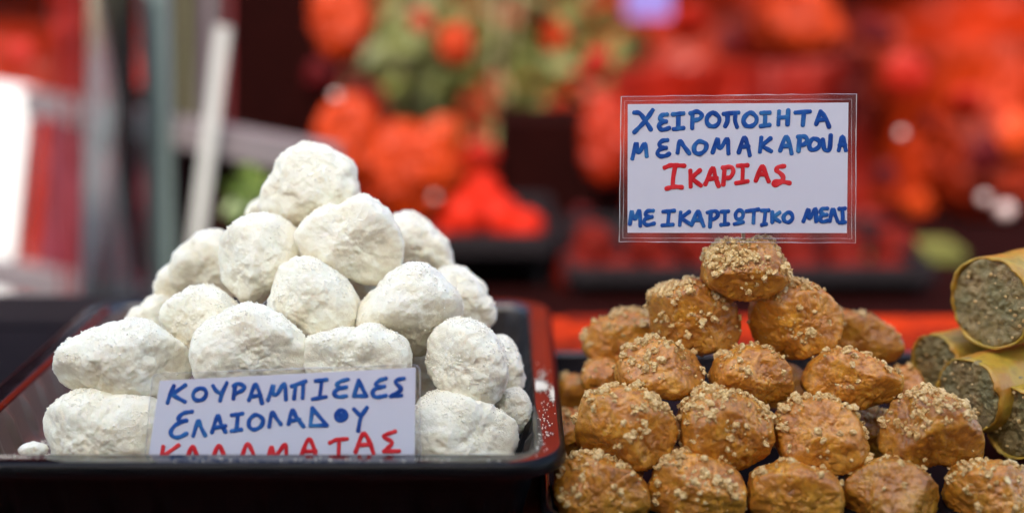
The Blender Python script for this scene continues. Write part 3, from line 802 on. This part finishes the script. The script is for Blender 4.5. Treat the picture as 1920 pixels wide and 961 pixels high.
LAV = plain('lavender_sky_patch', (.16, .12, .36), .6, .2, 6)

def cloth(name, corners, mat, label, cat='cloth', amp=.03, fold=9, seed=1, nx_=120, nz_=80, parent=None, th=.002):
    """hanging sheet between four world corners (tl, tr, br, bl) with folds, as a thin solid"""
    tl, tr, br, bl = [np.array([*c]) for c in corners]
    u, v = np.meshgrid(np.linspace(0, 1, nx_), np.linspace(0, 1, nz_)); u, v = u.ravel()[:, None], v.ravel()[:, None]
    Pp = (tl * (1-u) + tr * u) * (1-v) + (bl * (1-u) + br * u) * v
    q = np.concatenate([u * fold + fbm(np.concatenate([u*2, v*2, u*0], 1), 2, seed)[:, None] * .8, v * fold * .35, u*0], 1)
    dsp = fbm(q, 4, seed, .6) * amp
    nn = np.cross(tr - tl, bl - tl); nn = nn / np.linalg.norm(nn)
    A = Pp + dsp[:, None] * nn; B = A + nn * th
    idx = np.arange(nx_ * nz_).reshape(nz_, nx_); a, b, c, d = idx[:-1,:-1].ravel(), idx[:-1,1:].ravel(), idx[1:,1:].ravel(), idx[1:,:-1].ravel()
    T1 = np.stack([a, b, c, d], 1); T2 = np.stack([d, c, b, a], 1) + nx_ * nz_
    rim = np.concatenate([idx[0], idx[1:, -1], idx[-1, -2::-1], idx[-2:0:-1, 0]]); r2 = np.roll(rim, -1); N = nx_ * nz_
    T3 = np.stack([rim, rim + N, r2 + N, r2], 1)
    o = np_mesh(name, np.concatenate([A, B]), np.concatenate([T1, T2, T3]), mat)
    if parent: put(o, parent)
    elif label: tag(o, label, cat)
    return o

cloth('red_drape', [(-1.9, 2.96, .42), (2.2, 2.96, .42), (2.2, 2.9, -.925), (-1.9, 2.9, -.925)], RED1,
      'wide crumpled red plastic sheet hung across the whole stall back', 'drape', .05, 14, 3, 260, 150)

t2 = empty('display_table', (.35, 1.6, -.9)); tag(t2, 'rear table covered in dark cloth carrying blurred red goods', 'table')
put(box('table_top', -.20, 1.2, 1.50, 2.35, -.11, -.07, MAROON), t2)
for x, y in ((-.17, 1.54), (1.16, 1.54), (-.17, 2.3), (1.16, 2.3)):
    put(box('leg', x - .02, x + .02, y - .02, y + .02, -.9285, -.11, TRAY), t2)

def lump(px, py, Y, rpx, mat, name, label, cat, group, seed, ry=None, amp=.06):
    W, T, cen, sc = cookie_mesh(circ(px, py, rpx, ry, seed=seed), Y, rpx * Y / F * 1.03, seed, 3, amp, .02, 2.1, .004)
    e = Vector((cen.x, cen.y, float(W[:,2].min())))
    o = np_mesh(name, W - np.array([*e]), T, mat); o.location = e
    return tag(o, label, cat, group)

# bright heap in the black tray behind the white cookies
bt = make_tray('sweet_tray', P(790, 520, 1.62).x, P(1045, 520, 1.62).x, 1.62, 1.90, .02,
    [(0, -.025), (0, -.003), (.002, 0), (.010, 0), (.013, -.01), (.02, -.05), (.03, -.06)],
    [(0, -.025), (.002, -.025), (.004, -.006), (.010, -.01), (.02, -.0685), (.04, -.069)], 'black tray with the bright red heap behind the white cookies', side=12, mat=DARK)
hb = [(838,455,40,0),(900,462,42,1),(962,460,40,0),(868,405,42,1),(930,410,44,0),(905,360,30,1),(985,430,34,1),(800,430,36,0)]
BL = ['bright red sweet at the bottom row start, behind the white heap', 'bright red sweet in the bottom row centre of the rear heap', 'bright red sweet at the bottom row end near the dark box',
      'bright red sweet on the second layer start, below the big orange bag', 'bright red sweet in the second layer centre of the rear heap', 'topmost bright red sweet of the rear heap', 'bright red sweet on the second layer end near the dark box', 'bright red sweet half hidden by the white cookies']
for i, (x, y, r_, k) in enumerate(hb):
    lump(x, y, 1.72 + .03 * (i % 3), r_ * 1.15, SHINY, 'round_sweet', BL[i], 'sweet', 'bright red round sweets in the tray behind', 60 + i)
# second heap, its dimness put into the sweets' colour
bt2 = make_tray('sweet_tray', P(1060, 560, 1.58).x, P(1760, 560, 1.58).x, 1.58, 1.90, .02,
    [(0, -.05), (0, -.032), (.002, -.03), (.008, -.03), (.012, -.036), (.018, -.055), (.03, -.062)],
    [(0, -.05), (.002, -.05), (.004, -.035), (.010, -.038), (.016, -.0685), (.04, -.069)], 'long black tray of dim red sweets behind the walnut cookies', side=12, mat=DARK)
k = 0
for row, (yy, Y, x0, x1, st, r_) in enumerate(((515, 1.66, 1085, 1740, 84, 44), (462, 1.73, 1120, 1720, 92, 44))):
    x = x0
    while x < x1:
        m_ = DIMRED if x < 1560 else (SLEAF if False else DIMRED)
        lump(x + random.uniform(-8, 8), yy + random.uniform(-5, 5), Y, r_ * random.uniform(.9, 1.1), m_, 'round_sweet', 'round red sweet with dimmed colour in the long rear tray behind the walnut cookies', 'sweet', 'dim-coloured red round sweets in the long rear tray', 90 + k)
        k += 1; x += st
# orange and red bags
def bag(px, py, Y, rx, ry, mat, label, seed, amp=.22):
    W, T, cen, sc = cookie_mesh(circ(px, py, rx, ry, seed=seed), Y, rx * Y / F * .8, seed, 4, amp, .06, 2.4, .01)
    e = Vector((cen.x, cen.y, float(W[:,2].min())))
    o = np_mesh('gift_bag', W - np.array([*e]), T, mat, smooth=False); o.location = e
    tag(o, label, 'bag', 'crumpled plastic bags behind the sweets')
bag(655, 265, 1.75, 62, 95, ORNG, 'narrow bright orange crumpled bag above the white heap', 201)
bag(770, 320, 1.72, 85, 90, ORNG, 'wide orange red crumpled bag beside the leaves', 202)
bag(640, 40, 1.9, 58, 80, ORNG, 'coral crumpled bag at the picture top, over the orange one', 203)
bag(855, 85, 1.95, 34, 44, ORNG, 'small red crumpled bag among the leaves', 204)
bag(1140, 260, 1.95, 52, 90, RED1, 'upright red crumpled bag beside the handwritten card', 205)
bag(1500, 45, 2.2, 80, 70, ORNG, 'coral crumpled bag above the handwritten card', 206)
bag(1850, 300, 2.1, 100, 110, RED3, 'large orange crumpled bag near the picture edge', 207)

# dark blocks
def dark_box(name, x0, y0, x1, y1, Y, dep, mat, label, cat='crate'):
    a, b = P(x0, y0, Y), P(x1, y1, Y)
    o = box(name, a.x, b.x, Y, Y + dep, b.z, a.z, mat); tag(o, label, cat); return o
dark_box('dark_block', 930, 225, 1170, 620, 2.06, .2, MAROON, 'dark maroon block between the bright red heap and the card')  # added block whose own colour makes this area dark maroon
cloth('hanging_cloth', [P(1150, 130, 2.12), P(1630, 110, 2.12), P(1630, 640, 2.12), P(1150, 640, 2.12)], RED2, 'dark red cloth hanging behind the card with four lines', amp=.04, fold=6, seed=15)
cloth('hanging_cloth', [P(1600, 90, 2.2), P(2100, 60, 2.2), P(2100, 640, 2.2), P(1600, 640, 2.2)], RED3, 'blotchy orange red cloth hanging behind the pastry rolls', amp=.05, fold=6, seed=16)
dark_box('mauve_panel', 80, -200, 600, 700, 2.4, .05, MAUVE, 'dull mauve grey panel behind the metal rack', 'panel')
dark_box('dark_block', 420, -60, 600, 480, 2.0, .25, MAROON, 'tall dark maroon post left of the orange bags', 'post')
for i, (x0, y0, x1, y1, m_) in enumerate(((1735, 470, 1805, 560, LEAF), (1650, 480, 1700, 560, CRIM), (1590, 480, 1640, 560, LEAF))):
    dark_box('small_box', x0, y0, x1, y1, 1.78, .08, m_, ('green packet behind the topmost pastry roll', 'crimson packet between two green packets', 'green packet behind the card corner')[i], 'packet')

# leafy plant
def foliage(name, cx, cy, Y, rx, ry, count, mat, label, seed, ls=(.018, .034), dep=.14):
    r_ = np.random.default_rng(seed); Vs, Fs = [], []; b = 0
    c0 = P(cx, cy, Y); sx, sz = rx * Y / F, ry * Y / F
    for k in range(count):
        p = r_.normal(size=3); p /= np.linalg.norm(p); p *= r_.random() ** .4
        c = np.array([*c0]) + p * np.array([sx, dep, sz])
        Q, _ = np.linalg.qr(r_.normal(size=(3, 3))); s = r_.uniform(*ls)
        pts = np.array([(-1,0,0),(-.5,.38,.08),(.2,.42,.05),(1,0,-.15),(.2,-.42,.05),(-.5,-.38,.08),(-.1,0,-.06)]) * s
        Vs.append(pts @ Q + c); Fs += [(b+6,b+i,b+(i+1)%6) for i in range(6)]; b += 7
    t = empty(name, (c0.x, c0.y, c0.z - sz)); tag(t, label, 'plant')
    o = np_mesh('foliage', np.concatenate(Vs) - np.array([*t.location]), np.array(Fs), mat, t); o['kind'] = 'stuff'
    stems = empty
    for k in range(5):
        a = c0 + Vector((r_.uniform(-.2, .2) * sx, .02, -sz)); b_ = c0 + Vector((r_.uniform(-.8, .8) * sx, r_.uniform(-.5, .5) * dep, sz * r_.uniform(.2, .8)))
        put(beam('stem', a, b_, .005, .005, WOOD), t)
    return t
foliage('leafy_plant', 930, 100, 2.55, 270, 190, 330, LEAF, 'olive leafy plant hanging over the rear table', 5, (.024, .046), .14)
foliage('leafy_plant', 740, 130, 2.4, 110, 120, 100, LEAF, 'sparser olive sprig above the orange bags', 6, (.022, .04), .12)
foliage('leafy_plant', 500, 370, 1.6, 70, 80, 120, LIME, 'lime green leafy bunch peeking out left of the top sugared cookie', 7, (.012, .022), .08)
dark_box('small_box', 1180, -60, 1258, 34, 2.4, .1, LAV, 'lavender box standing in for sky light at the picture top', 'packet')  # box added for the lavender gleam of sky through the drape

# rack at the left
LEAFY = plain('olive_streak', (.10, .11, .04), .5); PINK = plain('pink_streak', (.16, .010, .025), .5); STREAK_R = plain('red_streak', (.12, .004, .006), .5)
rk = empty('metal_rack', (P(100, 200, 2.0).x, 1.9, -.93)); tag(rk, 'grey metal rack with crimson cloths standing left of the white heap', 'rack')
def part(o): return put(o, rk)
part(beam('rail', P(60, 192, 2.05), P(620, 302, 1.5), .034, .03, GREY))
part(beam('rail', P(-60, 500, 2.05), P(330, 580, 1.72), .040, .03, GREY))
part(cloth('cloth_panel', [P(85, 215, 1.98), P(270, 235, 1.85), P(280, 560, 1.85), P(60, 520, 1.98)], CRIM, None, amp=.02, fold=5, seed=8, nx_=50, nz_=40, parent=rk))
part(cloth('cloth_panel', [P(320, 250, 1.8), P(560, 300, 1.62), P(560, 640, 1.62), P(320, 590, 1.8)], MAROON, None, amp=.02, fold=5, seed=9, nx_=50, nz_=40, parent=rk))
for (xa, xb, Y_, w_, m_) in ((345, 352, 1.9, .008, LEAFY), (395, 372, 1.95, .018, GREY), (205, 160, 1.75, .010, PINK), (245, 215, 1.7, .012, GREY), (150, 140, 1.8, .006, STREAK_R), (180, 255, 1.85, .020, STREAK_R), (120, 118, 1.75, .005, STREAK_R), (432, 424, 1.8, .006, STREAK_R)):
    part(beam('streak_strip', P(xa, -120, Y_), P(xb, 560, Y_), w_, .003, m_))  # strips added to build the translucent streaks reflected in the front glass
part(cloth('cloth_panel', [P(90, -120, 2.05), P(290, -100, 2.0), P(280, 215, 2.0), P(110, 195, 2.05)], RED2, None, amp=.03, fold=5, seed=10, nx_=50, nz_=40, parent=rk))
o = beam('white_post', P(20, 165, 2.3), P(-34, 700, 2.3), .075, .05, WHT); tag(o, 'wide sunlit white board at the picture edge', 'board')
dark_box('dark_block', -60, 572, 300, 672, 1.215, .02, MAUVE, 'low dark crate beyond the deep tray under the rack')

# front glass of the display: clean, clear sheet between the viewer and the sweets
g = bpy.data.materials.new('clear_glass'); g.use_nodes = True
t_ = g.node_tree; t_.nodes.remove(t_.nodes['Principled BSDF'])
tr = t_.nodes.new('ShaderNodeBsdfTransparent'); tr.inputs[0].default_value = (.985, .985, .98, 1)
t_.links.new(tr.outputs[0], t_.nodes['Material Output'].inputs[0])
o = box('shop_window', -.75, .9, .535, .540, .0005, .62, g); tag(o, 'clear upright glass pane in front of both trays of sweets', 'glass pane')

# sugar spilt on the rim
V0, T0 = ICO[0]; r_ = np.random.default_rng(4); Vs, Ts = [], []
for (cx, cy, sx, sy, n_) in ((1010, 722, 13, 8, 900), (1040, 738, 9, 12, 420), (1015, 700, 14, 10, 40), (1020, 790, 20, 50, 60), (990, 820, 40, 25, 70), (560, 862, 300, 5, 60), (60, 846, 30, 5, 120)):
    for k in range(n_):
        p = PZ(cx + r_.normal() * sx * .55, cy + r_.normal() * sy * .55, RZ + .0003)
        xc = .0315 - .036   # centre of the corner arc
        dd = min(.0315 - p.x, p.y - .74) if (p.x < xc or p.y > .776) else .036 - math.hypot(p.x - xc, p.y - .776)
        if not (.004 < dd < .0158): continue
        Vs.append(V0 * r_.uniform(.0002, .00055) + np.array([*p])); Ts.append(T0 + 12 * (len(Vs) - 1))
o = np_mesh('spilt_sugar', np.concatenate(Vs), np.concatenate(Ts), SUGAR_GRAIN, smooth=False)
tag(o, 'white powdered sugar grains spilt on the glossy tray rim', 'sugar', kind='stuff')

# things on the table left of the deep tray
o = box('dark_tray', -.74, -.352, .6, 1.128, .0005, .022, DARK); tag(o, 'flat dark board on the cloth along the deep tray side', 'board')
# houses across the street, behind the viewer
bd = empty('town_house', (0, -9, -.93)); tag(bd, 'plain ochre town house across the street behind the viewer', 'building')
OCH = plain('ochre_plaster', (.22, .16, .10), .85, .1, 2); GLS = plain('dark_window_glass', (.03, .035, .04), .15, .1, 3)
put(box('wall', -9, 9, -10, -6, -.926, 6.5, OCH), bd)
for k in range(7):
    for z0 in (.1, 2.9):
        put(box('window', -7.6 + 2.4 * k, -6.5 + 2.4 * k, -6.0 + .002, -5.97, z0, z0 + 1.5, GLS), bd)
for i, (x, y, r_) in enumerate(((1690, 250, 17), (815, 368, 20), (630, 180, 18), (1885, 395, 34), (1845, 372, 22))):  # pale balls added to stand in for blurred highlights
    lump(x, y, 1.68 + .01 * i, r_ * .5, PALE, 'highlight_ball', ('pale ball added as a highlight right of the card', 'pale ball added as a highlight on the orange bag, over the white heap', 'pale ball added as a highlight just above the narrow orange bag', 'big pale ball added as a highlight above the topmost pastry roll', 'second pale highlight ball touching the big one above the rolls', 'pale highlight ball at the picture top over the card')[i], 'ball', 'pale balls standing in for highlights among the red goods', 300 + i)

# sugar fallen onto the tray floor and ribbed wall foot
Vs, Ts = [], []; r_ = np.random.default_rng(44)
for k in range(7000):
    x, y = (r_.uniform(-.312, -.20), r_.uniform(.774, .95)) if k % 3 else (r_.uniform(-.31, 0), r_.uniform(.774, .80))
    Vs.append(V0 * r_.uniform(.0002, .0009) + np.array([x, y, .0154])); Ts.append(T0 + 12 * k)
o = np_mesh('fallen_sugar', np.concatenate(Vs), np.concatenate(Ts), SUGAR_GRAIN, smooth=False)
tag(o, 'fallen sugar grains lying on the floor of the deep tray', 'sugar', kind='stuff')

# added out of view above the rear goods: a red sheet for the rims to mirror
REFLECT = crumpled_red('bright_orange_red_canvas', (.36, .018, .002), (.55, .045, .004), .5, 6, .2, .02)
cloth('added_red_sheet', [(-.50, 2.9, 1.5), (2.2, 2.9, 1.5), (2.2, 2.9, .30), (-.50, 2.9, .30)], REFLECT, 'added orange red sheet above the rear goods for the rims to mirror', amp=.03, fold=10, seed=33)
# crumpled end of the red table cloth behind the trays
n_x, n_y = 220, 34
u, v = np.meshgrid(np.linspace(0, 1, n_x), np.linspace(0, 1, n_y)); u, v = u.ravel(), v.ravel()
X_, Y_ = .05 + u * .62, 1.118 + v * .118
q = np.stack([X_ * 9, Y_ * 22, X_ * 0], 1)
Z_ = .004 + .007 * np.clip(fbm(q, 4, 3) + .35, 0, 1) * np.sin(np.pi * np.clip(v, .0, 1)) ** .6 * np.sin(np.pi * np.clip(u, .002, .998)) ** .3
idx = np.arange(n_x * n_y).reshape(n_y, n_x)
T_ = np.stack([idx[:-1,:-1].ravel(), idx[:-1,1:].ravel(), idx[1:,1:].ravel(), idx[1:,:-1].ravel()], 1)
FOLD = crumpled_red('rumpled_orange_red_cloth', (.05, .002, .001), (.46, .030, .002), .4, 14, .1, .01)
o = np_mesh('rumpled_cloth', np.stack([X_, Y_, Z_], 1), T_, FOLD); tag(o, 'rumpled red cloth glowing in the sun behind the walnut cookies', 'cloth')
# many small wrapped goods that blur into specks of colour
cols = [plain('packet_red', (.26, .008, .002), .5, .3, 20, spec=.2), plain('packet_orange', (.38, .035, .003), .5, .3, 20, spec=.2), plain('packet_wine', (.06, .002, .003), .6, .3, 20, spec=.1),
        plain('packet_olive', (.11, .10, .02), .5, .3, 20, spec=.2), plain('packet_gold', (.17, .08, .02), .6, .3, 20, spec=.1), plain('packet_black', (.006, .003, .003), .7, .2, 20, spec=.1)]
cn = ['red', 'orange', 'wine coloured', 'olive', 'brownish', 'black']
spots = [(1290,40,0),(1370,80,2),(1640,60,2),(1700,140,0),(1850,120,4),(1660,330,2),(1720,385,1),(1790,310,5),(1845,290,2),(1905,250,1),(1640,420,0),
         (1700,440,3),(1770,430,4),(1830,455,0),(1895,470,3),(1740,230,2),(1810,190,0),(1880,180,5),(690,190,0),(740,230,3),(830,250,1),(720,380,4),(640,350,0),(780,420,1),(860,300,3),(900,290,0),(960,300,2),
         (1000,360,5),(560,180,5),(610,140,2),(480,120,2),(1060,330,0),(1090,400,2),(1120,120,0),(980,250,3),(1040,190,4),(700,60,3),(790,40,0),(120,60,0),(60,40,4),(40,100,0),(190,90,2),(230,140,0)]
for i, (x, y, c) in enumerate([q for q in spots if q[2] not in (3, 4, 5)]):
    Yq = 1.98 + .05 * (i % 3); cen = P(x, y, Yq); h = random.uniform(.014, .036)
    M = Matrix.Translation(cen) @ Matrix.Rotation(random.uniform(0, 3), 4, 'Y') @ Matrix.Rotation(random.uniform(-.6, .6), 4, 'Z')
    W, T = ICO[2][0].copy(), ICO[2][1]
    W = W * (1 + .25 * fbm(W * 2.2 + i, 2, i)[:, None]) * np.array([h, h * .45, h * random.uniform(.6, 1.2)])
    W = np.array([list(M @ Vector(w_)) for w_ in W]); e = np.array([cen.x, cen.y, W[:, 2].min()])
    o = np_mesh('wrapped_sweet', W - e, T, cols[c], smooth=False); o.location = e
    tag(o, cn[c] + ' wrapped sweet hanging among the blurred goods ' + ('left of the plant' if x < 620 else 'beneath the plant' if x < 1130 and y > 160 else 'at the plant itself' if x < 1130 else 'above the card' if x < 1600 and y < 170 else 'high beyond the card' if y < 240 else 'above the pastry rolls'), 'wrapped sweet', 'wrapped sweets blurred at the stall back, ' + cn[c])

o = box('dark_board', -.74, -.20, 1.132, 1.240, .0005, .0222, DARK); tag(o, 'flat dark board behind the deep tray under the corner glass', 'board')
# glass pane, with pale beams added to build the reflection streaks
GL = NT('display_glass')
tr = GL.n('ShaderNodeBsdfTransparent'); tr.inputs[0].default_value = (.93, .97, .95, 1)
gl = GL.n('ShaderNodeBsdfGlossy', Roughness=.03); fr = GL.n('ShaderNodeFresnel', IOR=1.5); m = GL.n('ShaderNodeMixShader')
GL.l(fr.outputs[0], m.inputs[0]); GL.l(tr.outputs[0], m.inputs[1]); GL.l(gl.outputs[0], m.inputs[2]); GL.l(m.outputs[0], GL.out.inputs['Surface'])
EDGE = plain('pale_green_streak', (.10, .13, .13), .3, .3, 8); STREAK_W = plain('bright_streak', (.34, .34, .33), .3, .15, 8)
gp = empty('glass_sheet', P(350, 600, 1.62)); tag(gp, 'upright glass sheet with added beams for reflection streaks left of the white heap', 'glass')
def pane(a, b, c, d, name='pane'):
    n_ = (b - a).cross(d - a).normalized() * .002
    V = [a, b, c, d] + [p + n_ for p in (a, b, c, d)]
    put(mesh_obj(name, V, [(3,2,1,0),(4,5,6,7),(0,1,5,4),(1,2,6,5),(2,3,7,6),(3,0,4,7)], GL.m, smooth=False), gp)
B0, B1 = P(345, 640, 1.62), P(420, 50, 1.62)
pane(P(150, 600, 1.70), P(262, 620, 1.66), P(250, -100, 1.66), P(165, -100, 1.70))
put(beam('streak_beam', B0, B1, .017, .008, STREAK_W), gp)
put(beam('streak_beam', P(306, 640, 1.72), P(288, -100, 1.72), .034, .008, EDGE), gp)

cloth('added_dark_sheet', [(-2.6, 2.85, 1.5), (-.52, 2.85, 1.5), (-.52, 2.85, .30), (-2.6, 2.85, .30)], MAROON, 'added dark wine red sheet above the grey rack for the rim to mirror', amp=.03, fold=8, seed=34)  # unseen sheet added so the left rim mirrors dark red instead of sky
